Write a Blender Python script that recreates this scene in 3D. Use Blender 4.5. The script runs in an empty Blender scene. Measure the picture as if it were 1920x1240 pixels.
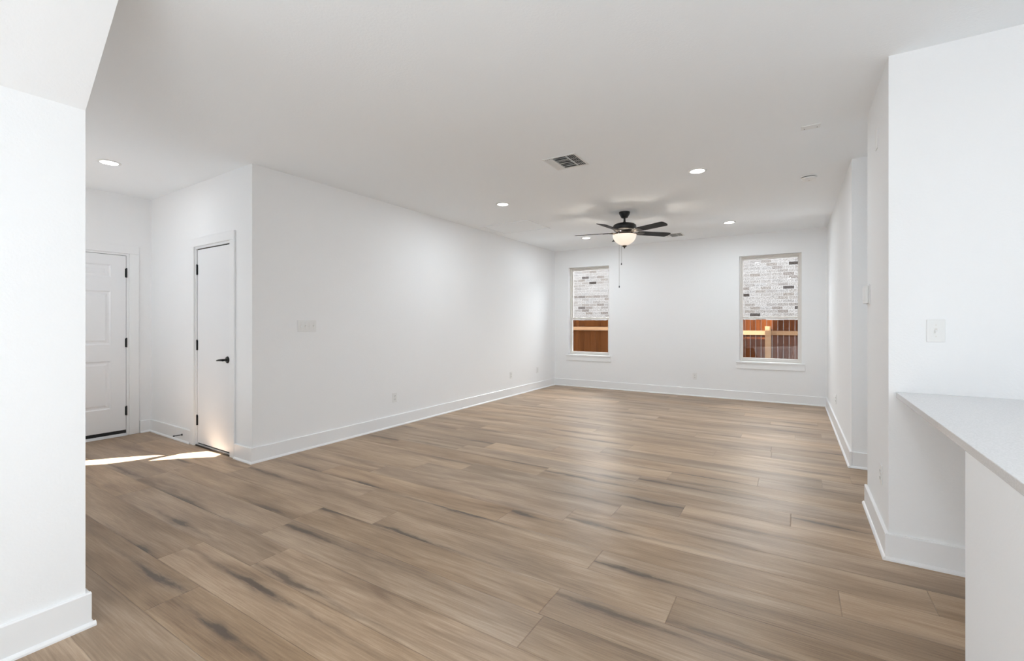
import bpy, math, random
from mathutils import Vector
from mathutils.geometry import tessellate_polygon
random.seed(7)
PI = math.pi
S = bpy.context.scene
COL = S.collection

# ------------------------------------------------------------------ camera
CAM_H = 1.293
YAW = math.atan(532 / 856.0)
cd = bpy.data.cameras.new('camera')
cam = bpy.data.objects.new('camera', cd); COL.objects.link(cam)
cam.location = (0, 0, CAM_H); cam.rotation_euler = (PI / 2, 0, YAW)
cd.sensor_fit = 'HORIZONTAL'; cd.sensor_width = 36.0; cd.lens = 856 / 1920 * 36.0
cd.shift_y = -16 / 1920.0; cd.clip_start = 0.02; cd.clip_end = 200
S.camera = cam

# ------------------------------------------------------------------ colour management, world, sun, daylight, fill lamps
S.view_settings.view_transform = 'Standard'; S.view_settings.look = 'None'
S.view_settings.exposure = 0.22; S.view_settings.gamma = 1.0
S.view_settings.use_curve_mapping = False
S.cycles.use_denoising = True
S.cycles.max_bounces = 12; S.cycles.diffuse_bounces = 8; S.cycles.glossy_bounces = 4
S.cycles.transparent_max_bounces = 12; S.cycles.sample_clamp_indirect = 6.0

P = dict(world=8.0, sun=34.0, kfloor=52, kfloor2=56, kcan=13, rear_up=42, entry=9.5, hall=9, can=11.3, fcan=2.2, back=72, back_up=20, bulb=42, emis=1.0)
w = bpy.data.worlds.new('sky'); S.world = w; w.use_nodes = True
bgn = w.node_tree.nodes['Background']
bgn.inputs[0].default_value = (0.86, 0.93, 1.0, 1); bgn.inputs[1].default_value = P['world']

SUN_D = Vector((0.35, 1.0, -1.25))                # direction the sunlight travels
sd = bpy.data.lights.new('sun', 'SUN'); sd.energy = P['sun']; sd.angle = math.radians(0.5); sd.color = (1.0, 0.96, 0.91)
so = bpy.data.objects.new('sun', sd); COL.objects.link(so)
so.location = (-4, -12, 18); so.rotation_euler = SUN_D.to_track_quat('-Z', 'Y').to_euler()

def area(name, loc, direc, sx, sy, power, col=(1, 1, 1)):
    d = bpy.data.lights.new(name, 'AREA'); d.shape = 'RECTANGLE'; d.size = sx; d.size_y = sy
    d.energy = power; d.color = col
    o = bpy.data.objects.new(name, d); COL.objects.link(o); o.location = loc
    o.rotation_euler = Vector(direc).to_track_quat('-Z', 'Z').to_euler(); return o
DAY = (0.86, 0.94, 1.0)
# fill lamps out of view, added to brighten the ceiling and walls
area('kitchen_sunlit_floor_bounce', (1.5, -2.0, .07), (0, 0.2, 1), 3.4, 2.2, P['kfloor'], DAY)  # added lamp low in the kitchen, aimed up as ceiling fill
area('dining_sunlit_floor_bounce', (-.36, -.75, .07), (0.05, 0.4, 1), 1.5, 1.9, P['kfloor2'], DAY)  # second added lamp, low by the camera, lifts ceiling and half wall
area('patio_door_ground_bounce', (0.8, -3.40, .6), (0, 1, 1.2), 5.0, 1.0, P['rear_up'], DAY)  # added lamp in front of the solid rear wall, tilted up
area('entry_door_ground_bounce', (-4.5, .45, .55), (0.1, 1, 1.5), 1.8, .8, P['entry'], DAY)  # added lamp that fills the foyer and the ceiling near it
area('hall_daylight', (1.86, 4.55, 1.1), (-1, 0, .5), .8, 2.0, P['hall'], DAY)  # added lamp at the hall's closed end, fills the room
for wx in (-3.48, -.361):                           # daylight entering at the two far windows, from the sky above the neighbour's roof
    area('far_window_daylight', (wx, 10.1, 3.15), (0, -1, -.62), .90, .8, P['back'] * (1.6 if wx < -1 else .75), (1.0, .965, .92))
    area('far_window_ground_bounce', (wx, 9.25, .12), (0, -.62, 1), .95, .7, P['back_up'], DAY)  # added lamp hidden below the sill, throws fill onto the ceiling
for kx, ky in ((-.2, -.5), (1.5, -.9), (-.2, -2.6), (1.5, -2.6), (2.6, 1.2)):      # fill lamps added overhead behind the camera, without fixtures
    d = bpy.data.lights.new('kitchen_downlight_lamp', 'AREA'); d.shape = 'DISK'; d.size = .15; d.energy = P['kcan']; d.color = (.85, .93, 1.0)
    o = bpy.data.objects.new('kitchen_downlight_lamp', d); COL.objects.link(o); o.location = (kx, ky, 2.73)

# ------------------------------------------------------------------ materials
def newmat(name):
    m = bpy.data.materials.new(name); m.use_nodes = True
    nt = m.node_tree; return m, nt, nt.nodes['Principled BSDF']
def N(nt, t, **kw):
    n = nt.nodes.new(t)
    for k, v in kw.items():
        if k in n.bl_rna.properties: setattr(n, k, v)
        else: n.inputs[k].default_value = v
    return n
def simple(name, col, rough=0.5, metal=0.0, spec=0.5, bump=0.0, bscale=200.0, var=0.0):
    m, nt, b = newmat(name)
    b.inputs['Base Color'].default_value = (*col, 1); b.inputs['Roughness'].default_value = rough
    b.inputs['Metallic'].default_value = metal; b.inputs['Specular IOR Level'].default_value = spec
    tc = N(nt, 'ShaderNodeTexCoord')
    if bump > 0:
        nz = N(nt, 'ShaderNodeTexNoise', Scale=bscale, Detail=3.0, Roughness=0.6)
        bp = N(nt, 'ShaderNodeBump', Strength=bump, Distance=0.004)
        nt.links.new(tc.outputs['Object'], nz.inputs['Vector'])
        nt.links.new(nz.outputs['Fac'], bp.inputs['Height']); nt.links.new(bp.outputs[0], b.inputs['Normal'])
    if var > 0:
        n2 = N(nt, 'ShaderNodeTexNoise', Scale=6.0, Detail=4.0)
        mx = N(nt, 'ShaderNodeMix', data_type='RGBA')
        mx.inputs['A'].default_value = (*col, 1); mx.inputs['B'].default_value = (*[c * (1 - var) for c in col], 1)
        nt.links.new(tc.outputs['Object'], n2.inputs['Vector']); nt.links.new(n2.outputs['Fac'], mx.inputs['Factor'])
        nt.links.new(mx.outputs['Result'], b.inputs['Base Color'])
    return m
def emis(name, col, strength, base=(1, 1, 1), rough=0.4):
    m, nt, b = newmat(name)
    b.inputs['Base Color'].default_value = (*base, 1); b.inputs['Roughness'].default_value = rough
    b.inputs['Emission Color'].default_value = (*col, 1); b.inputs['Emission Strength'].default_value = strength
    return m
M = {}
M['wall'] = simple('white_wall_paint', (0.88, 0.885, 0.89), 0.85, spec=0.2, bump=0.22, bscale=90)
M['ceil'] = simple('white_ceiling_paint', (0.905, 0.93, 0.95), 0.95, spec=0.1, bump=0.25, bscale=70)
M['trim'] = simple('white_semigloss_trim', (0.87, 0.875, 0.88), 0.32, spec=0.45, bump=0.03, bscale=30)
M['door'] = simple('white_door_paint', (0.85, 0.855, 0.865), 0.28, spec=0.5, bump=0.03, bscale=40)
M['plastic'] = simple('white_plastic', (0.82, 0.82, 0.81), 0.3, bump=0.01)
M['slot'] = simple('dark_slot', (0.06, 0.06, 0.06), 0.8)
M['black'] = simple('matte_black_metal', (0.012, 0.012, 0.013), 0.38, metal=0.3, bump=0.02)
M['rubber'] = simple('black_rubber', (0.015, 0.014, 0.014), 0.7)
M['blade'] = simple('dark_fan_blade', (0.011, 0.0095, 0.0085), 0.5, spec=0.25, bump=0.05, bscale=40, var=0.4)
M['bronze'] = simple('dark_bronze', (0.05, 0.042, 0.034), 0.35, metal=0.7)
M['chain'] = simple('dull_chain_metal', (0.22, 0.19, 0.16), 0.4, metal=0.8)
M['vinyl'] = simple('almond_vinyl', (0.74, 0.71, 0.67), 0.4, bump=0.01)
M['ventwhite'] = simple('white_register_enamel', (0.8, 0.8, 0.79), 0.45)
M['ventdark'] = simple('register_duct_dark', (0.10, 0.10, 0.10), 0.9)
M['alu'] = simple('mill_aluminium', (0.75, 0.75, 0.76), 0.35, metal=0.6)
M['soil'] = simple('yard_soil', (0.16, 0.13, 0.09), 0.95, bump=0.5, bscale=20, var=0.4)
M['roof'] = simple('asphalt_shingle', (0.10, 0.09, 0.085), 0.9, bump=0.5, bscale=60, var=0.4)
M['lens'] = emis('lit_downlight_lens', (1.0, 0.97, 0.92), 14.0 * P['emis'])
M['bowl'] = emis('lit_frosted_bowl_glass', (1.0, 0.83, 0.68), 0.56 * P['emis'], base=(0.7, 0.66, 0.6), rough=0.35)

def quartz():
    m, nt, b = newmat('pale_quartz')
    tc = N(nt, 'ShaderNodeTexCoord'); nz = N(nt, 'ShaderNodeTexNoise', Scale=220.0, Detail=2.0)
    cr = N(nt, 'ShaderNodeValToRGB'); cr.color_ramp.elements[0].position = 0.35; cr.color_ramp.elements[1].position = 0.7
    cr.color_ramp.elements[0].color = (0.66, 0.66, 0.665, 1); cr.color_ramp.elements[1].color = (0.75, 0.75, 0.755, 1)
    nt.links.new(tc.outputs['Object'], nz.inputs['Vector']); nt.links.new(nz.outputs['Fac'], cr.inputs[0])
    nt.links.new(cr.outputs[0], b.inputs['Base Color']); b.inputs['Roughness'].default_value = 0.22
    return m
M['quartz'] = quartz()

def glass():
    m = bpy.data.materials.new('window_glass'); m.use_nodes = True; nt = m.node_tree; nt.nodes.clear()
    o = N(nt, 'ShaderNodeOutputMaterial'); t = N(nt, 'ShaderNodeBsdfTransparent'); g = N(nt, 'ShaderNodeBsdfGlossy', Roughness=0.02)
    t.inputs[0].default_value = (0.95, 0.96, 0.96, 1)
    fr = N(nt, 'ShaderNodeFresnel', IOR=1.18); mx = N(nt, 'ShaderNodeMixShader')
    nt.links.new(fr.outputs[0], mx.inputs[0]); nt.links.new(t.outputs[0], mx.inputs[1]); nt.links.new(g.outputs[0], mx.inputs[2])
    nt.links.new(mx.outputs[0], o.inputs[0]); return m
M['glass'] = glass()

def brick_mat():
    m, nt, b = newmat('whitewashed_brick')
    L = nt.links.new
    tc = N(nt, 'ShaderNodeTexCoord'); sp = N(nt, 'ShaderNodeSeparateXYZ'); cb = N(nt, 'ShaderNodeCombineXYZ')
    L(tc.outputs['Object'], sp.inputs[0]); L(sp.outputs[0], cb.inputs[0]); L(sp.outputs[2], cb.inputs[1])
    # wobble so that the smeared mortar edges run uneven
    wn = N(nt, 'ShaderNodeTexNoise', Scale=30.0, Detail=3.0); L(tc.outputs['Object'], wn.inputs['Vector'])
    vs = N(nt, 'ShaderNodeVectorMath', operation='MULTIPLY_ADD'); vs.inputs[1].default_value = (0.012, 0.012, 0); L(wn.outputs['Color'], vs.inputs[0]); L(cb.outputs[0], vs.inputs[2])
    br = N(nt, 'ShaderNodeTexBrick'); br.offset = 0.5
    for k, v in {'Scale': 1.0, 'Mortar Size': 0.0045, 'Mortar Smooth': 0.35, 'Bias': 0.0, 'Brick Width': 0.213, 'Row Height': 0.0737}.items(): br.inputs[k].default_value = v
    br.inputs['Color1'].default_value = (0, 0, 0, 1); br.inputs['Color2'].default_value = (1, 1, 1, 1); br.inputs['Mortar'].default_value = (0, 0, 0, 1)
    L(vs.outputs[0], br.inputs['Vector'])
    cr = N(nt, 'ShaderNodeValToRGB'); e = cr.color_ramp.elements
    e[0].position = 0.0; e[0].color = (0.073, 0.070, 0.069, 1); e[1].position = 1.0; e[1].color = (0.015, 0.013, 0.012, 1)
    for p, c in ((0.35, (0.084, 0.082, 0.082)), (0.6, (0.058, 0.053, 0.050)), (0.78, (0.077, 0.076, 0.077)), (0.9, (0.053, 0.048, 0.046)), (0.95, (0.022, 0.020, 0.020))):
        q = e.new(p); q.color = (*c, 1)
    L(br.outputs['Color'], cr.inputs[0])
    n2 = N(nt, 'ShaderNodeTexNoise', Scale=55.0, Detail=6.0, Roughness=0.75); L(tc.outputs['Object'], n2.inputs['Vector'])
    r2 = N(nt, 'ShaderNodeValToRGB'); r2.color_ramp.elements[0].position = 0.40; r2.color_ramp.elements[1].position = 0.62
    r2.color_ramp.elements[0].color = (0.45, 0.44, 0.44, 1); r2.color_ramp.elements[1].color = (1.35, 1.35, 1.36, 1)
    L(n2.outputs['Fac'], r2.inputs[0])
    mu = N(nt, 'ShaderNodeMix', data_type='RGBA', blend_type='MULTIPLY'); mu.inputs['Factor'].default_value = 1.0
    L(cr.outputs[0], mu.inputs['A']); L(r2.outputs[0], mu.inputs['B'])
    mo = N(nt, 'ShaderNodeMix', data_type='RGBA'); mo.inputs['B'].default_value = (0.088, 0.087, 0.089, 1)
    L(br.outputs['Fac'], mo.inputs['Factor']); L(mu.outputs['Result'], mo.inputs['A'])
    L(mo.outputs['Result'], b.inputs['Base Color']); b.inputs['Roughness'].default_value = 0.95; b.inputs['Specular IOR Level'].default_value = 0.0
    bp = N(nt, 'ShaderNodeBump', Strength=0.6, Distance=0.01); L(n2.outputs['Fac'], bp.inputs['Height']); L(bp.outputs[0], b.inputs['Normal'])
    return m
M['brick'] = brick_mat()

def wood_mat(name, c1, c2, rough=0.8, vert=True):
    m, nt, b = newmat(name); L = nt.links.new
    tc = N(nt, 'ShaderNodeTexCoord'); mp = N(nt, 'ShaderNodeMapping'); mp.inputs['Scale'].default_value = (22, 22, 1.6) if vert else (1.6, 22, 22)
    at = N(nt, 'ShaderNodeAttribute'); at.attribute_name = 'pid'
    ad = N(nt, 'ShaderNodeVectorMath', operation='MULTIPLY_ADD'); ad.inputs[1].default_value = (9, 9, 9)
    L(at.outputs['Color'], ad.inputs[0]); L(tc.outputs['Object'], ad.inputs[2]); L(ad.outputs[0], mp.inputs[0])
    nz = N(nt, 'ShaderNodeTexNoise', Scale=1.0, Detail=6.0, Roughness=0.6, Distortion=0.6); L(mp.outputs[0], nz.inputs['Vector'])
    cr = N(nt, 'ShaderNodeValToRGB'); cr.color_ramp.elements[0].position = 0.3; cr.color_ramp.elements[1].position = 0.72
    cr.color_ramp.elements[0].color = (*c1, 1); cr.color_ramp.elements[1].color = (*c2, 1); L(nz.outputs['Fac'], cr.inputs[0])
    sp = N(nt, 'ShaderNodeSeparateColor'); L(at.outputs['Color'], sp.inputs[0])
    mr = N(nt, 'ShaderNodeMapRange'); mr.inputs['To Min'].default_value = 0.72; mr.inputs['To Max'].default_value = 1.25; L(sp.outputs[0], mr.inputs[0])
    hs = N(nt, 'ShaderNodeHueSaturation'); L(cr.outputs[0], hs.inputs['Color']); L(mr.outputs[0], hs.inputs['Value'])
    L(hs.outputs[0], b.inputs['Base Color']); b.inputs['Roughness'].default_value = rough; b.inputs['Specular IOR Level'].default_value = 0.0
    return m
M['picket'] = wood_mat('stained_cedar_boards', (0.030, 0.0095, 0.0028), (0.072, 0.025, 0.0075))
M['picket2'] = wood_mat('red_stained_cedar_boards', (0.026, 0.0085, 0.0032), (0.065, 0.0185, 0.0058))
M['lumber'] = wood_mat('pale_pine_lumber', (0.16, 0.085, 0.045), (0.23, 0.14, 0.08), vert=False)

def floor_mat():
    m, nt, b = newmat('oak_vinyl_planks'); L = nt.links.new
    uv = N(nt, 'ShaderNodeUVMap'); uv.uv_map = 'plank'
    at = N(nt, 'ShaderNodeAttribute'); at.attribute_name = 'pid'
    st = N(nt, 'ShaderNodeAttribute'); st.attribute_name = 'streak'     # r = centre u (/2), g = half length, b = centre v
    def math_(op, a=None, b_=None, c=None):
        n = N(nt, 'ShaderNodeMath', operation=op)
        for i, x in enumerate((a, b_, c)):
            if x is None: continue
            if isinstance(x, (int, float)): n.inputs[i].default_value = x
            else: L(x, n.inputs[i])
        return n.outputs[0]
    su = N(nt, 'ShaderNodeSeparateXYZ'); L(uv.outputs[0], su.inputs[0]); U, V = su.outputs[0], su.outputs[1]
    # grain space : plank-local coords + a per-plank shift
    sh = N(nt, 'ShaderNodeVectorMath', operation='MULTIPLY_ADD'); sh.inputs[1].default_value = (37, 23, 11)
    L(at.outputs['Color'], sh.inputs[0]); L(uv.outputs[0], sh.inputs[2])
    def noise(scale, detail, rough, dist=0.0):
        mp = N(nt, 'ShaderNodeMapping'); mp.inputs['Scale'].default_value = scale; L(sh.outputs[0], mp.inputs[0])
        n = N(nt, 'ShaderNodeTexNoise', Scale=1.0, Detail=detail, Roughness=rough, Distortion=dist); L(mp.outputs[0], n.inputs['Vector'])
        return n.outputs['Fac']
    broad = noise((1.1, 7.0, 1), 3, 0.5, 0.4)
    fine = noise((5.0, 130.0, 1), 4, 0.6, 0.2)
    wob = noise((3.2, 3.2, 1), 3, 0.55)
    rag = noise((9.0, 55.0, 1), 5, 0.7, 0.5)
    # cathedral rings: distorted bands running along the plank
    rv = math_('ADD', math_('MULTIPLY', V, 70.0), math_('MULTIPLY', noise((1.6, 5.0, 1), 2, 0.4), 26.0))
    ring = math_('SINE', rv)
    ringm = math_('MULTIPLY', math_('MULTIPLY_ADD', ring, 0.5, 0.5), math_('SMOOTH_MIN', math_('MAXIMUM', math_('MULTIPLY_ADD', noise((0.9, 6.0, 1), 1, 0.5), 5.0, -2.6), 0.0), 1.0, 0.1))
    cr = N(nt, 'ShaderNodeValToRGB'); e = cr.color_ramp.elements
    e[0].position = 0.30; e[0].color = (0.195, 0.128, 0.080, 1); e[1].position = 0.70; e[1].color = (0.56, 0.43, 0.31, 1)
    q = e.new(0.5); q.color = (0.37, 0.262, 0.173, 1)
    fsum = math_('ADD', math_('MULTIPLY', broad, 0.55), math_('ADD', math_('MULTIPLY', fine, 0.37), math_('MULTIPLY', noise((160.0, 260.0, 1), 3, 0.7), 0.08)))
    fsum = math_('SUBTRACT', fsum, math_('MULTIPLY', ringm, 0.085))
    L(fsum, cr.inputs[0])
    sa = N(nt, 'ShaderNodeSeparateColor'); L(at.outputs['Color'], sa.inputs[0])
    hs = N(nt, 'ShaderNodeHueSaturation'); L(cr.outputs[0], hs.inputs['Color'])
    L(math_('MULTIPLY_ADD', sa.outputs[0], 0.26, 0.84), hs.inputs['Value'])
    L(math_('MULTIPLY_ADD', sa.outputs[1], 0.14, 0.97), hs.inputs['Saturation'])
    # smoky mineral streak, one per plank
    ss = N(nt, 'ShaderNodeSeparateColor'); L(st.outputs['Color'], ss.inputs[0])
    du = math_('DIVIDE', math_('SUBTRACT', U, math_('MULTIPLY', ss.outputs[0], 2.0)), math_('ADD', ss.outputs[1], 0.001))
    dv0 = math_('SUBTRACT', V, math_('MULTIPLY', ss.outputs[2], 0.2286))
    dv = math_('DIVIDE', math_('ADD', dv0, math_('MULTIPLY_ADD', wob, 0.07, -0.035)), 0.034)
    r2 = math_('ADD', math_('POWER', math_('ABSOLUTE', du), 2.0), math_('POWER', math_('ABSOLUTE', dv), 2.0))
    blob = math_('EXPONENT', math_('MULTIPLY', r2, -1.1))
    tail = math_('EXPONENT', math_('MULTIPLY', math_('ADD', math_('POWER', math_('ABSOLUTE', math_('MULTIPLY', du, 0.26)), 2.0), math_('POWER', math_('ABSOLUTE', math_('MULTIPLY', dv, 2.6)), 2.0)), -1.0))
    msk = math_('MULTIPLY', math_('ADD', math_('MULTIPLY', blob, 1.0), math_('MULTIPLY', tail, 0.75)), math_('MULTIPLY_ADD', rag, 2.2, -0.35))
    msk = math_('MINIMUM', math_('MAXIMUM', msk, 0.0), 1.0)
    msk = math_('MULTIPLY', msk, math_('MULTIPLY', st.outputs['Alpha'], 0.92))
    mx = N(nt, 'ShaderNodeMix', data_type='RGBA'); mx.inputs['B'].default_value = (0.088, 0.062, 0.046, 1)
    L(msk, mx.inputs['Factor']); L(hs.outputs[0], mx.inputs['A'])
    # bevelled seam: distance to the plank's edges (uv second map stores remaining distances)
    uv2 = N(nt, 'ShaderNodeUVMap'); uv2.uv_map = 'edge'; s2 = N(nt, 'ShaderNodeSeparateXYZ'); L(uv2.outputs[0], s2.inputs[0])
    dmin = math_('MINIMUM', math_('MINIMUM', U, s2.outputs[0]), math_('MINIMUM', V, s2.outputs[1]))
    seam = N(nt, 'ShaderNodeMapRange'); seam.interpolation_type = 'SMOOTHSTEP'
    seam.inputs['From Min'].default_value = 0.0; seam.inputs['From Max'].default_value = 0.0034; L(dmin, seam.inputs[0])
    mz = N(nt, 'ShaderNodeMix', data_type='RGBA', blend_type='MULTIPLY'); mz.inputs['Factor'].default_value = 1.0
    L(mx.outputs['Result'], mz.inputs['A'])
    sc = N(nt, 'ShaderNodeMix', data_type='RGBA'); sc.inputs['A'].default_value = (0.80, 0.77, 0.75, 1); sc.inputs['B'].default_value = (1, 1, 1, 1)
    L(seam.outputs[0], sc.inputs['Factor']); L(sc.outputs['Result'], mz.inputs['B'])
    L(mz.outputs['Result'], b.inputs['Base Color'])
    L(math_('MULTIPLY_ADD', fine, 0.14, 0.30), b.inputs['Roughness']); b.inputs['Specular IOR Level'].default_value = 0.38
    hgt = math_('ADD', math_('MULTIPLY', seam.outputs[0], 1.0), math_('MULTIPLY', fine, 0.22))
    bp = N(nt, 'ShaderNodeBump', Strength=0.7, Distance=0.0020); L(hgt, bp.inputs['Height']); L(bp.outputs[0], b.inputs['Normal'])
    return m
M['floor'] = floor_mat()

# ------------------------------------------------------------------ mesh helpers
class Fr:                                          # frame on a wall: s along it, d out into the room, z up
    def __init__(s, p, t, n): s.p = Vector((*p, 0)); s.t = Vector((*t, 0)).normalized(); s.n = Vector((*n, 0)).normalized()
    def P(s, a, d, z): v = s.p + s.t * a + s.n * d; return Vector((v.x, v.y, v.z + z))
W = Fr((0, 0), (1, 0), (0, 1))
class MB:
    def __init__(s): s.v = []; s.f = []; s.sm = []
    def add(s, vs, fs, smooth=False):
        o = len(s.v); s.v += [Vector(x) for x in vs]; s.f += [tuple(i + o for i in f) for f in fs]; s.sm += [smooth] * len(fs); return s
    def box(s, a0, a1, d0, d1, z0, z1, fr=W):
        P = fr.P
        return s.add([P(a0, d0, z0), P(a1, d0, z0), P(a1, d1, z0), P(a0, d1, z0), P(a0, d0, z1), P(a1, d0, z1), P(a1, d1, z1), P(a0, d1, z1)],
              [(0, 3, 2, 1), (4, 5, 6, 7), (0, 1, 5, 4), (1, 2, 6, 5), (2, 3, 7, 6), (3, 0, 4, 7)])
    def prism(s, loop, ext):                       # loop of 3d points, extruded by vector ext
        n = len(loop); loop = [Vector(p) for p in loop]; e = Vector(ext)
        s.add(loop + [p + e for p in loop], [tuple(reversed(range(n))), tuple(range(n, 2 * n))] + [(i, (i + 1) % n, n + (i + 1) % n, n + i) for i in range(n)]); return s
    def lathe(s, prof, c, axis=(0, 0, 1), seg=32, smooth=True):
        ax = Vector(axis).normalized(); u = ax.orthogonal().normalized(); w_ = ax.cross(u); c = Vector(c)
        vs = []; fs = []
        for r, h in prof:
            for k in range(seg):
                t = 2 * PI * k / seg; vs.append(c + ax * h + u * (r * math.cos(t)) + w_ * (r * math.sin(t)))
        for i in range(len(prof) - 1):
            for k in range(seg):
                a = i * seg + k; b2 = i * seg + (k + 1) % seg; fs.append((a, b2, b2 + seg, a + seg))
        fs.append(tuple(reversed(range(seg)))); fs.append(tuple(range((len(prof) - 1) * seg, len(prof) * seg)))
        return s.add(vs, fs, smooth)
    def tube(s, pts, rad, seg=12):
        pts = [Vector(p) for p in pts]; rad = rad if isinstance(rad, (list, tuple)) else [rad] * len(pts)
        vs = []; fs = []
        for i, p in enumerate(pts):
            d = (pts[min(i + 1, len(pts) - 1)] - pts[max(i - 1, 0)]).normalized()
            ref = Vector((0, 0, 1)) if abs(d.z) < 0.9 else Vector((1, 0, 0))
            u = d.cross(ref).normalized(); w_ = u.cross(d)
            for k in range(seg):
                t = 2 * PI * k / seg; vs.append(p + u * (rad[i] * math.cos(t)) + w_ * (rad[i] * math.sin(t)))
        for i in range(len(pts) - 1):
            for k in range(seg):
                a = i * seg + k; b2 = i * seg + (k + 1) % seg; fs.append((a, b2, b2 + seg, a + seg))
        fs.append(tuple(reversed(range(seg)))); fs.append(tuple(range((len(pts) - 1) * seg, len(pts) * seg)))
        return s.add(vs, fs, True)
    def build(s, name, mat, parent=None, bevel=0.0, label=None, origin=None):
        if origin is None:
            if parent is not None: origin = wloc(parent)
            else:
                xs = [p.x for p in s.v]; ys = [p.y for p in s.v]; zs = [p.z for p in s.v]
                origin = Vector(((min(xs) + max(xs)) / 2, (min(ys) + max(ys)) / 2, min(zs)))
        me = bpy.data.meshes.new(name); me.from_pydata([p - origin for p in s.v], [], s.f)
        me.polygons.foreach_set('use_smooth', s.sm); me.materials.append(mat); me.update()
        o = bpy.data.objects.new(name, me); COL.objects.link(o)
        if parent is not None: o.parent = parent; o.location = origin - wloc(parent)
        else: o.location = origin
        o['wo'] = list(origin)
        if any(s.sm):
            import bmesh
            bm = bmesh.new(); bm.from_mesh(me)
            for e in bm.edges:
                if len(e.link_faces) == 2 and e.calc_face_angle(0) > math.radians(40): e.smooth = False
            bm.to_mesh(me); bm.free()
        if bevel > 0:
            md = o.modifiers.new('bevel', 'BEVEL'); md.width = bevel; md.segments = 2; md.limit_method = 'ANGLE'
        if label: o['label'] = label
        return o
def wloc(o):
    v = Vector((0, 0, 0))
    while o is not None: v = v + Vector(o.location); o = o.parent
    return v
def thing(name, label, cat, loc, group=None, kind=None):
    o = bpy.data.objects.new(name, None); COL.objects.link(o); o.location = loc; o.empty_display_size = 0.1
    if label: o['label'] = label
    if cat: o['category'] = cat
    if group: o['group'] = group
    if kind: o['kind'] = kind
    return o
def struct(o): o['kind'] = 'structure'; return o
def copy_tree(o, loc, label, parent=None):
    c = o.copy(); COL.objects.link(c); c.parent = parent
    if parent is None: c.location = loc; c['label'] = label
    for ch in list(o.children): copy_tree(ch, None, None, c)
    return c

H = 2.743
# ------------------------------------------------------------------ floor: individual boards with their own grain
def make_floor():
    Y0 = 1.55; PW = 0.2286; PL = 1.826
    joints = {0: -.94, 1: -2.795, 2: -.476, 3: -.926, 4: .174, 5: -1.29, 6: -1.043, 7: -.658, 8: -.028, 9: -1.101, 10: -.9, 11: -.258, 12: .178, 13: -1.444,
              14: -.676, 15: -.202, 16: -2.038, 17: -.968, 18: -.524, 19: -.007, 20: .246, 22: -.274, 23: .234, -1: -2.455, -2: -2.956}
    streaks = [(-3.272, -3.006, 1.098), (-2.932, -2.518, 1.02), (-3.499, -3.271, 1.368), (-2.889, -2.48, 1.327), (-2.451, -2.029, 1.235), (-2.907, -2.588, 1.545),
               (-4.036, -3.5, 1.56), (-2.169, -1.925, .978), (-2.197, -1.805, 2.02), (-2.769, -2.334, 1.723), (-3.012, -2.576, 2.0), (-2.105, -1.722, 2.45), (-1.664, -1.478, 2.65),
               (-3.085, -2.752, 2.48), (-1.982, -1.757, 1.67), (-1.273, -1.003, 2.41), (-1.674, -1.421, 1.19), (-1.093, -.674, 3.31), (-.899, -.54, 2.34), (-1.801, -1.244, 3.52),
               (-.866, -.419, 4.065), (-.165, .163, 2.579), (.013, .246, 2.284), (-.017, .324, 3.527), (-.926, -.65, 2.6), (-1.14, -.667, 3.75)]
    vs = []; fs = []; uv = []; ed = []; pid = []; stk = []
    rnd = random.Random(3)
    for n in range(-23, 31):
        y0 = Y0 + n * PW; y1 = y0 + PW
        off = joints.get(n, rnd.choice([0, 1, 2]) * PL / 3 + rnd.uniform(-.12, .12))
        k0 = math.floor((-6.75 - off) / PL); x = off + k0 * PL
        while x < 4.1:
            o = len(vs); vs += [(x, y0, 0), (x + PL, y0, 0), (x + PL, y1, 0), (x, y1, 0)]; fs.append((o, o + 1, o + 2, o + 3))
            uv += [(0, 0), (PL, 0), (PL, PW), (0, PW)]; ed += [(PL, PW), (0, PW), (0, 0), (PL, 0)]
            pid.append((rnd.random(), rnd.random(), rnd.random(), 1))
            mine = [q for q in streaks if y0 <= q[2] < y1 and x <= (q[0] + q[1]) / 2 < x + PL]
            if mine:
                q = mine[0]; stk.append((((q[0] + q[1]) / 2 - x) / 2, (q[1] - q[0]) * 0.5, (q[2] - y0) / PW, 1.0))
            else:
                L_ = rnd.uniform(.12, .26); end = rnd.random() < .5
                c = rnd.uniform(.12, .4); c = c if end else PL - c
                stk.append((c / 2, L_, rnd.choice([rnd.uniform(.02, .25), rnd.uniform(.75, .98)]), rnd.choice([0.35, 0.6, 0.85])))
            x += PL
    me = bpy.data.meshes.new('floor'); me.from_pydata(vs, [], fs)
    a = me.uv_layers.new(name='plank'); a.data.foreach_set('uv', [c for q in uv for c in q])
    a = me.uv_layers.new(name='edge'); a.data.foreach_set('uv', [c for q in ed for c in q])
    a = me.attributes.new('pid', 'FLOAT_COLOR', 'FACE'); a.data.foreach_set('color', [c for q in pid for c in q])
    a = me.attributes.new('streak', 'FLOAT_COLOR', 'FACE'); a.data.foreach_set('color', [c for q in stk for c in q])
    me.materials.append(M['floor']); me.update()
    o = bpy.data.objects.new('floor', me); COL.objects.link(o); struct(o)
make_floor()

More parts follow.
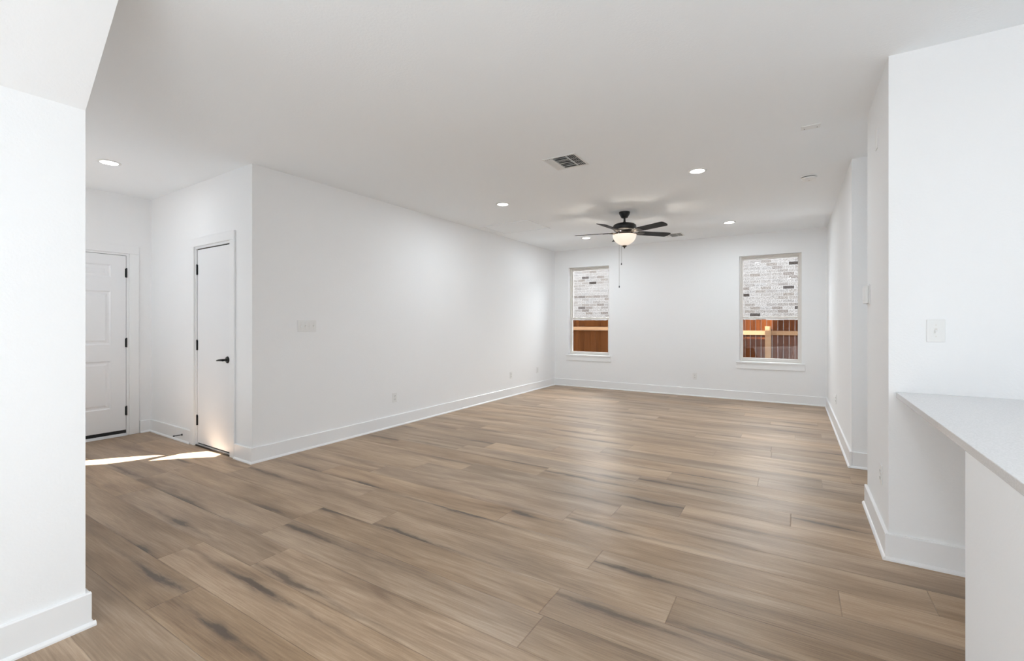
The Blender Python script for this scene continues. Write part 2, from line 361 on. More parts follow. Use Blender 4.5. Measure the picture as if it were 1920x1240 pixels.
# ------------------------------------------------------------------ ceiling and walls
mb = MB(); mb.box(-6.75, -2.58, 0.33, 8.75, H, H + .2); mb.box(-2.58, 4.2, -3.8, 8.75, H, H + .2)
struct(mb.build('ceiling', M['ceil']))
WT = 0.13
LW = Fr((-4.22, 0), (0, 1), (1, 0))                 # long left wall, s = y
FW = Fr((-4.22, 2.290), (-1, 0.024), (-0.024, -1))   # foyer wall with the closet door, s runs to the left from the corner
BW = Fr((0, 8.455), (1, 0), (0, -1))                 # far wall, s = x
EW = Fr((-6.5, 0), (0, 1), (1, 0))                  # foyer's far wall with the panelled door, s = y
RWF = Fr((0.405, 8.455), (0.017, -3.415), (-3.415, -0.017))  # far right wall, s from far corner
KW = Fr((0.43, 3.2), (0, 1), (-1, 0))               # side of the kitchen block, s = y-3.2
KF = Fr((0, 3.2), (1, 0), (0, -1))                  # near face of the kitchen block, s = x
HW = Fr((0, 5.045), (1, 0), (0, -1))                # hall's far face
NW = Fr((-2.56, 0), (0, 1), (1, 0))                 # near left wall, s = y

mb = MB(); mb.box(2.29, 8.6, -WT, 0, -.02, H, LW); struct(mb.build('wall_left', M['wall']))
# closet opening in the foyer wall
CS0, CS1, CZ = 0.385, 1.130, 2.075
mb = MB(); mb.box(WT, CS0, -WT, 0, -.02, H, FW); mb.box(CS1, 2.5, -WT, 0, -.02, H, FW); mb.box(CS0, CS1, -WT, 0, CZ, H, FW)
struct(mb.build('wall_foyer', M['wall']))
ES0, ES1, EZ = 1.205, 2.125, 2.07
mb = MB(); mb.box(0.2, ES0, -WT, 0, -.02, H, EW); mb.box(ES1, 2.6, -WT, 0, -.02, H, EW); mb.box(ES0, ES1, -WT, 0, EZ, H, EW)
struct(mb.build('wall_entry', M['wall']))
# far wall with two window openings
WINS = [(-3.905, -3.055), (-.800, .078)]; WZ0, WZ1 = .640, 2.385
mb = MB(); xs = [-4.36, WINS[0][0], WINS[0][1], WINS[1][0], WINS[1][1], .56]
for i in range(5):
    if i in (1, 3): mb.box(xs[i], xs[i + 1], -.16, 0, -.02, WZ0, BW); mb.box(xs[i], xs[i + 1], -.16, 0, WZ1, H, BW)
    else: mb.box(xs[i], xs[i + 1], -.16, 0, -.02, H, BW)
struct(mb.build('wall_back', M['wall']))
RL = 3.415
mb = MB(); mb.box(0, RL, -WT, 0, -.02, H, RWF); struct(mb.build('wall_right', M['wall']))
mb = MB(); mb.box(.42 + WT, 2.0, -WT, 0, -.02, H, HW); mb.box(1.9, 2.0, 3.98, 5.045, -.02, H); struct(mb.build('wall_hall', M['wall']))
mb = MB(); mb.box(.43, 4.05, 3.2, 4.06, -.02, H); struct(mb.build('wall_kitchen', M['wall']))
# near left wall with the sloping underside of the stairs above it
mb = MB(); Y1 = .69
mb.prism([(-2.56, -3.7, -.02), (-2.56, -3.7, 2.190), (-1.982, -3.7, H), (-2.69, -3.7, H), (-2.69, -3.7, -.02)], (0, Y1 + 3.7, 0))
struct(mb.build('wall_stairs', M['wall']))
# outer shell behind the camera
mb = MB(); mb.box(-2.7, 4.1, -3.7, -3.55, -.02, H)
struct(mb.build('wall_rear', M['wall']))
mb = MB(); mb.box(3.95, 4.1, -3.7, 3.2, -.02, H)
struct(mb.build('wall_kitchen_side', M['wall']))

# foyer's outside wall: two unseen holes shaped so the sun draws the floor patches
def back_project(p, y):
    k = (p[1] - y) / SUN_D.y; return (p[0] - SUN_D.x * k, -SUN_D.z * k)
patch1 = [(-5.60, 1.30), (-5.438, 1.465), (-5.324, 1.581), (-5.246, 1.752), (-5.191, 2.007), (-5.301, 1.939), (-5.51, 1.696), (-5.66, 1.48)]
patch2 = [(-5.118, 1.822), (-4.909, 2.05), (-4.718, 2.218), (-4.771, 2.30), (-4.999, 2.29), (-5.12, 2.115), (-5.132, 1.941)]
outer = [(-6.7, -.02), (-2.56, -.02), (-2.56, H), (-6.7, H)]
h1 = [back_project(p, .36) for p in patch1]; h2 = [back_project(p, .36) for p in patch2]
loops = [outer, h1, h2]
tri = tessellate_polygon([[Vector((a, b_, 0)) for a, b_ in l] for l in loops])
flat = [p for l in loops for p in l]
vs = [(a, .36, b_) for a, b_ in flat] + [(a, .34, b_) for a, b_ in flat]; n = len(flat)
fs = [tuple(t) for t in tri] + [tuple(i + n for i in reversed(t)) for t in tri]
o_ = 0
for l in loops:
    for i in range(len(l)): a = o_ + i; b_ = o_ + (i + 1) % len(l); fs.append((a, b_, b_ + n, a + n))
    o_ += len(l)
mb = MB(); mb.add(vs, fs); struct(mb.build('wall_front', M['wall']))

# ------------------------------------------------------------------ baseboards with shoe moulding
BH, BT = .142, .016
def baseboard(name, fr, runs):
    mb = MB()
    for a, b_, e0, e1 in runs:                      # e0/e1: how far each end runs past to wrap an outside corner
        mb.prism([fr.P(a - e0, 0, 0), fr.P(a - e0, BT, 0), fr.P(a - e0, BT, BH - .004), fr.P(a - e0, BT - .004, BH), fr.P(a - e0, 0, BH)], fr.P(b_ + e1, 0, 0) - fr.P(a - e0, 0, 0))
        x0 = a - e0 - (.013 if e0 else .016 if a == runs[0][0] and name in ('baseboard_foyer', 'baseboard_hall', 'baseboard_kitchen_front', 'baseboard_stairs_end') else 0); x1 = b_ + e1 + (.013 if e1 else 0)
        mb.prism([fr.P(x0, BT, 0), fr.P(x0, BT + .013, 0), fr.P(x0, BT + .0125, .008), fr.P(x0, BT + .009, .014), fr.P(x0, BT + .004, .018), fr.P(x0, BT, .019)], fr.P(x1, 0, 0) - fr.P(x0, 0, 0))
    return struct(mb.build(name, M['trim']))
baseboard('baseboard_left', LW, [(2.29, 8.455, BT, 0)])
baseboard('baseboard_foyer', FW, [(0, .292, 0, 0), (1.225, 2.30, 0, 0)])
baseboard('baseboard_entry', EW, [(2.23, 2.345, 0, 0), (.36, 1.10, 0, 0)])
baseboard('baseboard_back', BW, [(-4.22, .405, 0, 0)])
baseboard('baseboard_right', RWF, [(0, RL, 0, BT)])
baseboard('baseboard_hall', HW, [(.424, 1.9, 0, 0)])
baseboard('baseboard_kitchen', KW, [(0, .86, BT, BT)])
baseboard('baseboard_kitchen_front', KF, [(.43, 3.95, 0, 0)])
baseboard('baseboard_stairs', NW, [(-3.5, .69, 0, BT)])
NE = Fr((-2.56, .69), (-1, 0), (0, 1)); baseboard('baseboard_stairs_end', NE, [(0, .13, 0, 0)])

# ------------------------------------------------------------------ doors
def hinge(mb, fr, s, d, z):
    mb.tube([fr.P(s, d, z - .052), fr.P(s, d, z + .052)], .0075, 10)
    mb.tube([fr.P(s, d, z + .052), fr.P(s, d, z + .058)], .005, 8)
    mb.box(s - .013, s + .013, d - .012, d - .003, z - .05, z + .05, fr)
def casing(mb, fr, s0, s1, ztop, w_=.09, t=.018):
    mb.box(s0 - w_, s0 - .004, 0, t, 0, ztop + .004, fr); mb.box(s1 + .004, s1 + w_, 0, t, 0, ztop + .004, fr)
    mb.box(s0 - w_, s1 + w_, 0, t, ztop + .004, ztop + w_, fr)
def jamb(mb, fr, s0, s1, ztop, dep=.12, t=.018):
    mb.box(s0 - .001, s0 + t, -dep, .001, 0, ztop + .001, fr); mb.box(s1 - t, s1 + .001, -dep, .001, 0, ztop + .001, fr); mb.box(s0 + t, s1 - t, -dep, .001, ztop - t, ztop + .001, fr)

# closet door: flush slab, hinged on the left
d1 = thing('door_1', None, None, FW.P((CS0 + CS1) / 2, 0, 0), kind='structure')
mb = MB(); jamb(mb, FW, CS0, CS1, CZ); mb.box(CS0 + .018, CS0 + .030, -.10, -.052, 0, CZ, FW); mb.box(CS1 - .030, CS1 - .018, -.10, -.052, 0, CZ, FW)
mb.box(CS0, CS1, -.10, -.056, CZ - .031, CZ - .018, FW); mb.build('door_jamb', M['trim'], d1)
mb = MB(); casing(mb, FW, CS0, CS1, CZ); mb.build('door_casing', M['trim'], d1, .003)
mb = MB(); mb.box(CS0 + .021, CS1 - .024, -.050, -.010, .030, CZ - .028, FW); mb.build('door_slab', M['door'], d1, .002)
mb = MB(); mb.box(CS0 + .02, CS1 - .02, -.050, -.014, CZ - .027, CZ - .020, FW); mb.box(CS0 + .021, CS1 - .021, -.052, -.016, .019, .030, FW); mb.build('weatherstrip', M['rubber'], d1, label='black strip above and below slab')  # black strips in the gaps above and below the slab
mb = MB(); mb.box(CS0 + .018, CS1 - .018, -.10, .002, 0, .019, FW); mb.build('threshold', M['alu'], d1, .002, label='aluminium strip')
mb = MB(); mb.box(CS0 + .018, CS1 - .018, .002, .010, 0, .014, FW); mb.build('threshold_edge', M['bronze'], d1, label='dark front edge')
for z in (1.84, 1.05, .264):
    mb = MB(); hinge(mb, FW, CS1 - .020, -.004, z); mb.build('hinge', M['black'], d1, label='black hinge')
lc = FW.P(CS0 + .085, -.010, .925); nn = FW.n; tt = FW.t
mb = MB(); mb.lathe([(.033, 0), (.033, .006), (.029, .011), (.014, .013)], lc, nn, 28)
mb.tube([lc + nn * .01, lc + nn * .045], .011, 14)
mb.tube([lc + nn * .05 - tt * .012, lc + nn * .052 + tt * .02, lc + nn * .052 + tt * .07 + Vector((0, 0, -.004)), lc + nn * .048 + tt * .115 + Vector((0, 0, -.01))], [.012, .0115, .009, .006], 12)
mb.build('door_lever', M['black'], d1, label='black lever handle')

# entry-side door with raised panels, hinged on the right
d2 = thing('door_2', None, None, EW.P((ES0 + ES1) / 2, 0, 0), kind='structure')
mb = MB(); jamb(mb, EW, ES0, ES1, EZ); mb.build('door_jamb', M['trim'], d2)
mb = MB(); casing(mb, EW, ES0, ES1, EZ, .095); mb.build('door_casing', M['trim'], d2, .003)
def panel(mb, fr, s0, s1, z0, z1, d):
    rings = [(0, 0), (.012, -.009), (.028, -.009), (.048, -.002)]
    prev = None; vs = []; fs = []
    for i, (o_, dd) in enumerate(rings):
        vs += [fr.P(s0 + o_, d + dd, z0 + o_), fr.P(s1 - o_, d + dd, z0 + o_), fr.P(s1 - o_, d + dd, z1 - o_), fr.P(s0 + o_, d + dd, z1 - o_)]
        if i:
            for k in range(4): a = (i - 1) * 4 + k; b_ = (i - 1) * 4 + (k + 1) % 4; fs.append((a, b_, b_ + 4, a + 4))
    n = len(vs); fs.append((n - 4, n - 3, n - 2, n - 1)); mb.add(vs, fs)
sl0, sl1, sz0, sz1 = ES0 + .021, ES1 - .021, .062, EZ - .022
cols = [(sl0 + .125, sl0 + .125 + .26), (1.963 - .26 + .005, 1.968)]
rows = [(.318, .855), (1.040, 1.640), (1.795, 1.935)]
mb = MB(); D0, D1 = -.045, -.008
zb = [sz0] + [v for r in rows for v in r] + [sz1]
for i in range(0, len(zb), 2): mb.box(sl0, sl1, D0, D1, zb[i], zb[i + 1], EW)
for z0, z1 in rows:
    mb.box(sl0, cols[0][0], D0, D1, z0, z1, EW); mb.box(cols[0][1], cols[1][0], D0, D1, z0, z1, EW); mb.box(cols[1][1], sl1, D0, D1, z0, z1, EW)
    for s0, s1 in cols: panel(mb, EW, s0, s1, z0, z1, D1); mb.box(s0, s1, D0, D0 + .01, z0, z1, EW)
mb.build('door_slab', M['door'], d2)
mb = MB(); mb.box(sl0, sl1, -.05, -.004, .026, .062, EW); mb.box(sl0, sl1, -.045, -.016, EZ - .0215, EZ - .0185, EW); mb.box(ES1 - .0205, ES1 - .0185, -.045, -.016, .03, EZ - .0225, EW)
mb.build('door_sweep', M['rubber'], d2, label='black rubber sweep')
mb = MB(); mb.prism([EW.P(ES0 + .018, -.09, 0), EW.P(ES0 + .018, -.09, .026), EW.P(ES0 + .018, .0, .026), EW.P(ES0 + .018, .03, .004), EW.P(ES0 + .018, .03, 0)], EW.P(ES1 - .018, 0, 0) - EW.P(ES0 + .018, 0, 0))
mb.build('threshold', M['alu'], d2, label='pale threshold')
for z in (1.852, 1.055, .278):
    mb = MB(); hinge(mb, EW, ES1 - .017, -.001, z); mb.build('hinge', M['black'], d2, label='black hinge')

# ------------------------------------------------------------------ windows
for i, (x0, x1) in enumerate(WINS):
    wn = thing('window_%d' % (i + 1), None, None, BW.P((x0 + x1) / 2, 0, WZ0), kind='structure')
    a0, a1, z0, z1 = x0, x1, WZ0, WZ1; mid = 1.362
    mb = MB()                                       # outer vinyl frame, set back in the drywall return
    for s in ((a0, a0 + .026, z0, z1), (a1 - .026, a1, z0, z1), (a0 + .026, a1 - .026, z1 - .026, z1), (a0 + .026, a1 - .026, z0, z0 + .026)):
        mb.box(s[0], s[1], -.155, -.075, s[2], s[3], BW)
    mb.build('window_frame', M['vinyl'], wn, .003)
    def sash(name, lo, hi, d0, d1, t=.026, bot=.03):
        m_ = MB(); s0, s1 = a0 + .023, a1 - .023
        m_.box(s0, s0 + t, d0, d1, lo, hi, BW); m_.box(s1 - t, s1, d0, d1, lo, hi, BW)
        m_.box(s0 + t, s1 - t, d0, d1, hi - .032, hi, BW); m_.box(s0 + t, s1 - t, d0, d1, lo, lo + bot, BW)
        o = m_.build(name, M['vinyl'], wn, .002)
        g = MB(); g.box(s0 + t - .004, s1 - t + .004, (d0 + d1) / 2 - .003, (d0 + d1) / 2 + .003, lo + bot - .004, hi - .028, BW)
        g.build('glass_pane', M['glass'], o)
    sash('upper_sash', mid - .012, z1 - .024, -.145, -.118, bot=.034)
    sash('lower_sash', z0 + .024, mid + .016, -.114, -.082, bot=.034)
    mb = MB(); c = (a0 + a1) / 2; mb.box(c - .028, c + .028, -.112, -.09, mid + .016, mid + .026, BW); mb.build('sash_lock', M['vinyl'], wn, .002)
    mb = MB(); mb.box(a0 - .045, a1 + .050, 0, .032, z0 - .026, z0, BW); mb.box(a0 + .001, a1 - .001, -.078, 0, z0 - .026, z0 + .001, BW); mb.build('window_sill', M['trim'], wn, .004)
    mb = MB(); mb.box(a0 - .040, a1 + .045, 0, .016, z0 - .118, z0 - .026, BW); mb.build('window_apron', M['trim'], wn, .003)

# ------------------------------------------------------------------ electrical plates
def outlet(fr, s, z, name, label, cat='outlet', group=None, loc_d=0.0, kind='duplex'):
    t = thing(name, label, cat, fr.P(s, 0, z), group)
    mb = MB(); mb.box(s - .036, s + .036, 0, .006, z - .058, z + .058, fr); mb.build('cover_plate', M['plastic'], t, .0025)
    if kind == 'duplex':
        for q in (-.02, .02):
            mb = MB()
            pts = [fr.P(s + .0165 * math.cos(u) * (1 if abs(math.cos(u)) < .8 else 1), .006, z + q + .0135 * math.sin(u)) for u in [k * PI / 8 for k in range(16)]]
            mb.prism(pts, fr.n * .002); r = mb.build('receptacle', M['plastic'], t)
            mb = MB(); mb.box(s - .0078, s - .0052, .0075, .0086, z + q - .003, z + q + .006, fr); mb.box(s + .0052, s + .0078, .0075, .0086, z + q - .003, z + q + .005, fr)
            mb.box(s - .0025, s + .0025, .0075, .0086, z + q - .010, z + q - .006, fr); mb.build('slot', M['slot'], r, label='dark plug slots')
        mb = MB(); mb.lathe([(.0032, 0), (.0032, .001)], fr.P(s, .006, z), fr.n, 12); mb.build('screw', M['alu'], t)
    return t
outlet(LW, 4.035, .358, 'wall_outlet', 'white outlet on the long left wall, nearest to the foyer corner')
outlet(LW, 6.755, .367, 'wall_outlet', 'white outlet on the long left wall, the middle one of the three along its baseboard')
outlet(LW, 7.715, .37, 'wall_outlet', 'white outlet on the long left wall, closest to the far corner')
outlet(BW, -1.495, .348, 'wall_outlet', 'white outlet low on the far wall between the two windows')
outlet(RWF, 8.455 - 6.72, .365, 'wall_outlet', 'white outlet low on the far right wall before the hall opening')
outlet(KW, .235, .396, 'wall_outlet', 'white outlet low on the narrow side wall beside the countertop')

def switch_plate(fr, s, z, gangs, label, hw, name):
    t = thing(name, label, 'light switch', fr.P(s, 0, z))
    mb = MB(); mb.box(s - hw, s + hw, 0, .006, z - .059, z + .059, fr); mb.build('cover_plate', M['plastic'], t, .0025)
    for g in range(gangs):
        c = s + (g - (gangs - 1) / 2) * .046
        mb = MB(); mb.box(c - .0052, c + .0052, .0058, .0066, z - .0125, z + .0125, fr); mb.build('toggle_slot', M['vinyl'], t)
        up = 1 if g % 2 else -1
        mb = MB(); mb.prism([fr.P(c - .004, .006, z - .006), fr.P(c - .004, .017, z + up * .011 - .003), fr.P(c - .004, .017, z + up * .011 + .003), fr.P(c - .004, .006, z + .006)], fr.t * .008)
        mb.build('toggle', M['plastic'], t)
        for q in (-.030, .030):
            mb = MB(); mb.lathe([(.003, 0), (.003, .001)], fr.P(c, .006, z + q), fr.n, 10); mb.build('screw', M['vinyl'], t)
switch_plate(LW, 2.84, 1.252, 4, 'wide four-toggle light switch plate on the long left wall', .104, 'light_switch_plate')
switch_plate(KF, .622, 1.247, 1, 'single-toggle light switch plate on the wall above the countertop', .037, 'light_switch_plate')

# thermostat at the far corner of the kitchen block, and the blank cover high on the same wall
t = thing('thermostat', 'small white box thermostat at eye height on the narrow side wall', 'thermostat', KW.P(.78, 0, 1.41))
mb = MB(); mb.box(.715, .845, 0, .008, 1.415, 1.548, KW); mb.build('back_plate', M['plastic'], t, .002)
mb = MB(); mb.box(.720, .840, .008, .030, 1.420, 1.543, KW); mb.build('housing', M['plastic'], t, .005)
mb = MB(); mb.box(.385, .455, 0, .006, 2.370, 2.490, KW); o = mb.build('blank_cover_plate', M['plastic'], None, .002)
o['label'] = 'white blank cover plate high on the narrow side wall near the ceiling'; o['category'] = 'cover plate'
mb = MB(); mb.box(.035, .155, 4.005, 4.085, H - .006, H); o = mb.build('ceiling_cover_plate', M['plastic'], None, .002)
o['label'] = 'small blank rectangular plate flat on the ceiling near the hall opening'; o['category'] = 'cover plate'
for q in (.055, .135):
    mb = MB(); mb.lathe([(.004, 0), (.004, -.001)], (q, 4.06, H - .006), (0, 0, 1), 10); mb.build('screw', M['slot'], o, label='dark screw head')

# smoke detector
t = thing('smoke_detector', 'round white smoke detector on the ceiling near the right wall', 'smoke detector', (.112, 5.42, H))
mb = MB(); mb.lathe([(.070, 0), (.070, -.010)], (.112, 5.42, H), (0, 0, 1), 40); mb.build('base_ring', M['plastic'], t)
mb = MB(); mb.lathe([(.060, -.010), (.060, -.016)], (.112, 5.42, H), (0, 0, 1), 40); mb.build('sensing_gap', M['slot'], t, label='dark vent gap')
mb = MB(); mb.lathe([(.066, -.016), (.064, -.028), (.050, -.038), (.020, -.041), (.001, -.041)], (.112, 5.42, H), (0, 0, 1), 40); mb.build('cap', M['plastic'], t)
mb = MB(); mb.lathe([(.010, 0), (.009, -.003)], (.112, 5.42, H - .041), (0, 0, 1), 20); mb.build('test_button', M['vinyl'], t)

# spring door stop on the foyer baseboard
t = thing('door_stop', 'short black door stop on the foyer baseboard beside the flush closet door', 'door stop', FW.P(1.41, 0, .072))
p0 = FW.P(1.41, BT, .075)
mb = MB(); mb.lathe([(.012, 0), (.011, .004), (.005, .008)], p0, FW.n, 16); mb.build('mount', M['black'], t)
mb = MB(); mb.tube([p0 + FW.n * .004, p0 + FW.n * .074], .0042, 10); mb.build('rod', M['black'], t)
mb = MB(); mb.lathe([(.006, 0), (.0075, .003), (.0075, .012), (.005, .015)], p0 + FW.n * .07, FW.n, 14); mb.build('bumper_tip', M['rubber'], t)

# ------------------------------------------------------------------ ceiling fixtures
def downlight(x, y):
    t = thing('recessed_light', '', 'ceiling light', (x, y, H), 'recessed ceiling lights')
    mb = MB(); mb.lathe([(.086, 0), (.086, -.003), (.080, -.006), (.064, -.006), (.064, -.0005)], (x, y, H), (0, 0, 1), 40); mb.build('trim_ring', M['plastic'], t)
    mb = MB(); mb.lathe([(.0635, -.0012), (.0635, -.0045), (.001, -.0050)], (x, y, H), (0, 0, 1), 40); mb.build('lens', M['lens'], t, label='glowing white lens')
    return t
def downlamp(x, y, p=P['can']):
    d = bpy.data.lights.new('downlight_lamp', 'AREA'); d.shape = 'DISK'; d.size = .11; d.energy = p; d.color = (.85, .93, 1.0)
    o = bpy.data.objects.new('downlight_lamp', d); COL.objects.link(o); o.location = (x, y, H - .012); o.rotation_euler = (0, 0, 0)
cans = [(-.80, 4.655, 'round recessed ceiling light, lit, between the near ceiling vent and the smoke detector'),
        (-3.06, 4.71, 'round recessed ceiling light, lit, beside the attic hatch over the long left wall'),
        (-.82, 7.305, 'round recessed ceiling light, lit, above the right-hand window'),
        (-3.06, 7.345, 'round recessed ceiling light, lit, just under the left fan blade'),
        (-5.295, 1.59, 'round recessed ceiling light, lit, in the foyer ceiling by the panelled door')]
src = None
for x, y, lab in cans:
    if src is None: src = downlight(x, y); src['label'] = lab
    else: copy_tree(src, Vector((x, y, H)), lab)
    downlamp(x, y, P['fcan'] if y < 2 else P['can'])

def register(x0, x1, y0, y1, label):
    z = H; t = thing('ceiling_vent', label, 'vent', ((x0 + x1) / 2, (y0 + y1) / 2, z))
    mb = MB(); b_ = .022
    mb.box(x0, x1, y0, y0 + b_, z - .006, z); mb.box(x0, x1, y1 - b_, y1, z - .006, z); mb.box(x0, x0 + b_, y0 + b_, y1 - b_, z - .006, z); mb.box(x1 - b_, x1, y0 + b_, y1 - b_, z - .006, z)
    mb.build('vent_frame', M['ventwhite'], t, .002)
    mb = MB(); mb.box(x0 + .015, x1 - .015, y0 + .015, y1 - .015, z - .0015, z - .0005); mb.build('duct_opening', M['ventdark'], t, label='dark plate for the shade inside the duct')  # dark plate imitates the unlit duct; the ceiling is uncut
    ix0, ix1, iy0, iy1 = x0 + b_, x1 - b_, y0 + b_, y1 - b_; wd = ix1 - ix0
    xa, xb = ix0 + wd * .26, ix0 + wd * .72
    mb = MB(); mb.box(xa - .003, xa, iy0, iy1, z - .012, z - .001); mb.box(xb, xb + .003, iy0, iy1, z - .012, z - .001)
    def louvre(p, q, run, drop=.010, lean=.004):     # thin blade from p to q, leaning
        mb.prism([p, q, q + Vector((0, 0, -.0012)), p + Vector((0, 0, -.0012))], run)
    for k in range(4):                              # left bank, broad blades turned to the left
        x = ix0 + (k + .5) * (xa - ix0) / 4
        louvre(Vector((x - .008, iy0, z - .0115)), Vector((x + .008, iy0, z - .003)), Vector((0, iy1 - iy0, 0)))
    for k in range(7):                              # middle bank, blades across, open towards the room
        y = iy0 + (k + .5) * (iy1 - iy0) / 7
        louvre(Vector((xa, y - .007, z - .0115)), Vector((xa, y + .006, z - .003)), Vector((xb - xa, 0, 0)))
    for k in range(4):
        x = xb + .004 + (k + .5) * (ix1 - xb - .004) / 4
        louvre(Vector((x - .006, iy0, z - .003)), Vector((x + .006, iy0, z - .0115)), Vector((0, iy1 - iy0, 0)))
    for k in range(1, 4):
        yy = iy0 + k * (iy1 - iy0) / 4; mb.box(xa, ix1, yy - .001, yy + .001, z - .012, z - .010)
    mb.build('louvres', M['ventwhite'], t)
register(-1.925, -1.605, 3.60, 3.93, 'square white ceiling vent with dark slots, out in the open ceiling before the fan')
register(-1.86, -1.575, 7.73, 8.02, 'square white ceiling vent near the far wall, partly behind the right fan blade')

# attic hatch
t = thing('attic_hatch', 'flat white attic access panel in the ceiling by the long left wall', 'hatch', (-3.64, 5.95, H))
mb = MB(); x0, x1, y0, y1 = -4.07, -3.22, 5.62, 6.30
mb.box(x0, x1, y0, y0 + .04, H - .010, H); mb.box(x0, x1, y1 - .04, y1, H - .010, H); mb.box(x0, x0 + .04, y0 + .04, y1 - .04, H - .010, H); mb.box(x1 - .04, x1, y0 + .04, y1 - .04, H - .010, H)
mb.build('hatch_trim', M['ceil'], t, .002)
mb = MB(); mb.box(x0 + .042, x1 - .042, y0 + .042, y1 - .042, H - .004, H); mb.build('hatch_panel', M['ceil'], t)

# ------------------------------------------------------------------ ceiling fan
FX, FY = -1.919, 5.90
fan = thing('ceiling_fan', 'black five-blade ceiling fan with a lit glass bowl and two pull chains', 'ceiling fan', (FX, FY, H))
mb = MB(); mb.lathe([(.070, 0), (.071, -.012), (.066, -.030), (.044, -.068), (.040, -.076), (.018, -.080)], (FX, FY, H), (0, 0, 1), 40); mb.build('canopy', M['black'], fan)
mb = MB(); mb.lathe([(.0135, -.06), (.0135, -.125), (.020, -.128), (.022, -.150), (.030, -.152)], (FX, FY, H), (0, 0, 1), 24); mb.build('downrod', M['black'], fan)
mb = MB(); mb.lathe([(.03, -.145), (.085, -.149), (.125, -.160), (.148, -.178), (.152, -.195), (.150, -.222), (.138, -.240), (.110, -.254), (.07, -.260)], (FX, FY, H), (0, 0, 1), 56); mb.build('motor_housing', M['black'], fan)
mb = MB(); mb.lathe([(.068, -.258), (.072, -.268), (.070, -.284), (.060, -.292), (.05, -.296), (.05, -.303)], (FX, FY, H), (0, 0, 1), 40); mb.build('switch_housing', M['bronze'], fan)
mb = MB(); mb.lathe([(.05, -.292), (.10, -.294), (.125, -.300), (.126, -.306), (.05, -.306)], (FX, FY, H), (0, 0, 1), 48); mb.build('light_fitter', M['bronze'], fan)
BR, BZ = .150, H - .308                             # glass bowl, open at the top
mb = MB(); prof = [(BR * math.cos(a) ** 1.22 if a < PI / 2 - .01 else .004, -.135 * math.sin(a)) for a in [k * PI / 2 / 14 for k in range(15)]]
vs = []; fs = []; sg = 56
outp = [(BR + .004, .004)] + [(BR, 0)] + prof[1:]; inp = [(max(r - .005, .003), min(z_ + .005, 0.003)) for r, z_ in reversed(prof)]
full = outp + inp + [(BR - .004, .004)]
for r, z_ in full:
    for k in range(sg): vs.append((FX + r * math.cos(2 * PI * k / sg), FY + r * math.sin(2 * PI * k / sg), BZ + z_))
for i in range(len(full)):
    j = (i + 1) % len(full)
    for k in range(sg): fs.append((i * sg + k, i * sg + (k + 1) % sg, j * sg + (k + 1) % sg, j * sg + k))
mb.add(vs, fs, True); mb.build('glass_bowl', M['bowl'], fan, label='glowing frosted glass bowl')
mb = MB(); mb.lathe([(.004, .004), (.030, -.001), (.034, -.006), (.022, -.014), (.011, -.020), (.008, -.030), (.002, -.040)], (FX, FY, BZ - .134), (0, 0, 1), 28); mb.build('finial', M['bronze'], fan)
for (dx, dy, zt, zb_) in ((-.112, .120, H - .30, 1.787), (-.087, .137, H - .30, 2.095)):
    mb = MB(); mb.tube([(FX + dx * .6, FY + dy * .5, zt), (FX + dx, FY + dy, zt - .02), (FX + dx, FY + dy, zb_)], .0016, 6)
    pc = mb.build('pull_chain', M['chain'], fan)
    mb = MB(); mb.lathe([(.002, 0), (.006, -.006), (.007, -.020), (.004, -.030)], (FX + dx, FY + dy, zb_), (0, 0, 1), 14); mb.build('pull_knob', M['black'], pc, label='small black pull knob')
def blade(k):
    th = math.radians(46.5 + 72 * k); r = Vector((math.cos(th), math.sin(th), 0)); s = Vector((-math.sin(th), math.cos(th), 0))
    pitch = math.radians(-12); s2 = s * math.cos(pitch) + Vector((0, 0, 1)) * math.sin(pitch); up = r.cross(s2).normalized()
    c = Vector((FX, FY, H - .270))
    out = [(.185, -.050), (.24, -.060), (.63, -.067), (.652, -.062), (.664, -.045), (.664, .028), (.640, .060), (.625, .067), (.24, .060), (.185, .050)]
    mb = MB(); mb.prism([c + r * a + s2 * b_ for a, b_ in out], up * .006); bl = mb.build('fan_blade', M['blade'], fan, .002)
    mb = MB(); cc = c - up * .004
    mb.prism([cc + r * a + s2 * b_ for a, b_ in [(.175, -.022), (.20, -.046), (.265, -.046), (.285, -.02), (.285, .02), (.265, .046), (.20, .046), (.175, .022)]], up * .004)
    z0 = c + Vector((0, 0, .006))
    for q in (-1, 1):
        pts = [z0 + r * .085 + s * q * .012, z0 + r * .125 + s * q * .022 - Vector((0, 0, .012)), c + r * .16 + s * q * .028 - up * .002, c + r * .20 + s2 * q * .034 - up * .003]
        mb.tube(pts, [.008, .007, .006, .005], 8)
    mb.build('blade_bracket', M['bronze'], bl, label='bronze bracket')
for k in range(5): blade(k)
ld = bpy.data.lights.new('fan_bulb', 'POINT'); ld.energy = P['bulb']; ld.shadow_soft_size = .035; ld.color = (1, .92, .82)
lo = bpy.data.objects.new('fan_bulb', ld); COL.objects.link(lo); lo.location = (FX, FY, BZ - .055)

# ------------------------------------------------------------------ peninsula half wall and countertop
mb = MB(); mb.box(.456, 1.15, -.6, 1.985, -.02, .884); struct(mb.build('wall_peninsula', M['wall']))
mb = MB(); mb.prism([(.461, 3.198, .884), (.446, .0, .884), (.443, -.8, .884), (1.45, -.8, .884), (1.45, 3.198, .884)], (0, 0, .030))
o = mb.build('countertop', M['quartz'], None, .0025); o['label'] = 'pale grey quartz countertop on the half wall at the right'; o['category'] = 'countertop'

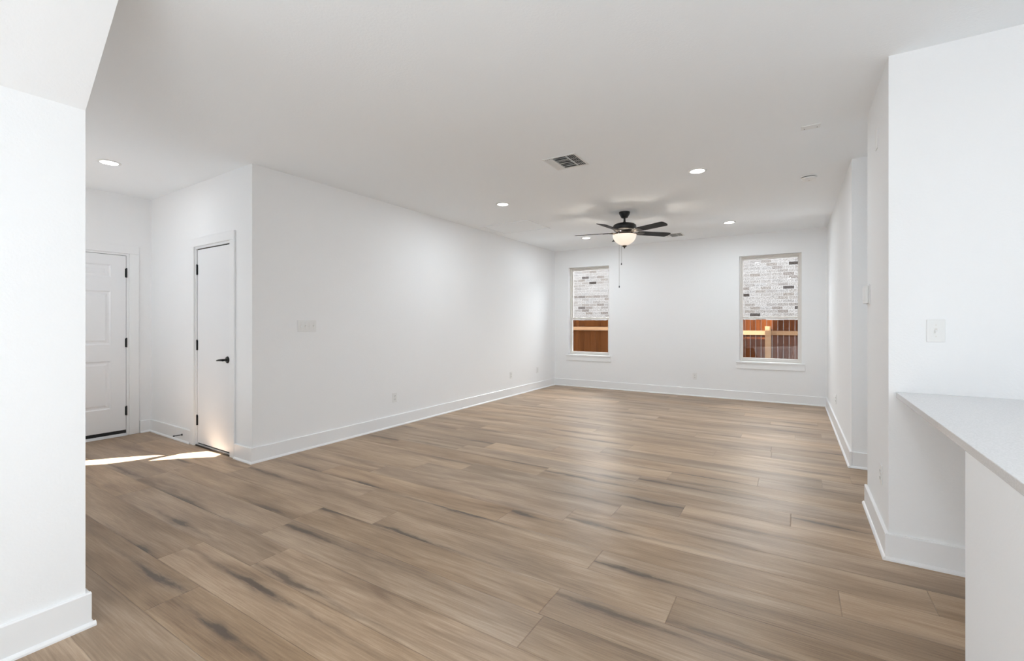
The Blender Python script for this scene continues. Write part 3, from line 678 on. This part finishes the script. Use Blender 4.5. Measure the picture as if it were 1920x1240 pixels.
# ------------------------------------------------------------------ outside: ground, fence, neighbour's house, our own eave
mb = MB(); mb.box(-16, 10, 8.62, 13, -.5, -.42); struct(mb.build('ground', M['soil']))
def set_pid(o, per):                                # one random value per board (six faces each)
    me = o.data; n = len(me.polygons); a = me.attributes.new('pid', 'FLOAT_COLOR', 'FACE'); r = random.Random(len(o.name) + n); c = []
    for i in range(n // per): q = (r.random(), r.random(), r.random(), 1); c += q * per
    a.data.foreach_set('color', c)
def fence(name, x0, x1, pitch, gap, mat, posts, label, rail_z):
    t = thing(name, label, 'fence', ((x0 + x1) / 2, 10.3, -.42))
    mb = MB(); x = x0; n = 0; r = random.Random(5)
    while x < x1 - .02:
        j = r.uniform(-.003, .003); mb.box(x + gap / 2, x + pitch - gap / 2, 10.34 + j, 10.358 + j, -.40, 1.335 + r.uniform(-.006, .006)); x += pitch
    o = mb.build('board_panel', mat, t); set_pid(o, 6)
    for z in rail_z:
        mb = MB(); mb.box(x0, x1, 10.300, 10.338, z - .042, z + .042); o = mb.build('rail', M['lumber'], t, label='pale pine rail'); set_pid(o, 6)
    for px, top in posts:
        mb = MB(); mb.box(px - .05, px + .05, 10.20, 10.298, -.42, top); o = mb.build('post', M['lumber'], t, label='pale pine post'); set_pid(o, 6)
fence('wooden_fence', -8.0, -2.45, .140, .0015, M['picket'], [(-7.0, 1.2), (-5.1, 1.2), (-2.9, 1.2)], 'brown board fence with a pale rail, outside the left window', (1.135, -.1))
fence('wooden_fence', -2.40, 3.0, .0955, .006, M['picket2'], [(-2.2, 1.2), (-.462, 1.209), (1.5, 1.2)], 'red-brown slat fence with a pale post and rail, outside the right window', (1.078, -.1))
nb = thing('brick_house', "neighbour's house wall of whitewashed grey brick behind the fences", 'house', (-3, 11.7, -.42))
mb = MB(); mb.box(-15, 9, 11.5, 11.7, -.42, 3.05); mb.build('brick_wall', M['brick'], nb)
mb = MB(); mb.prism([(-15.4, 11.42, 3.05), (-15.4, 11.42, 3.2), (-15.4, 13.0, 3.3), (-15.4, 13.0, 3.05)], (24.8, 0, 0)); mb.build('roof', M['roof'], nb)
mb = MB()  # unseen roof edge, stepped so only one strip of fence gets sun
mb.box(-8, 4.2, 8.40, 8.72, H + .2, 2.95); mb.box(-8, -1.9, 8.30, 8.72, 2.95, 3.45); mb.box(-.95, 4.2, 8.30, 8.72, 2.95, 3.45)
struct(mb.build('trim_eave', M['roof']))
for o in bpy.data.objects:
    if 'wo' in o: del o['wo']
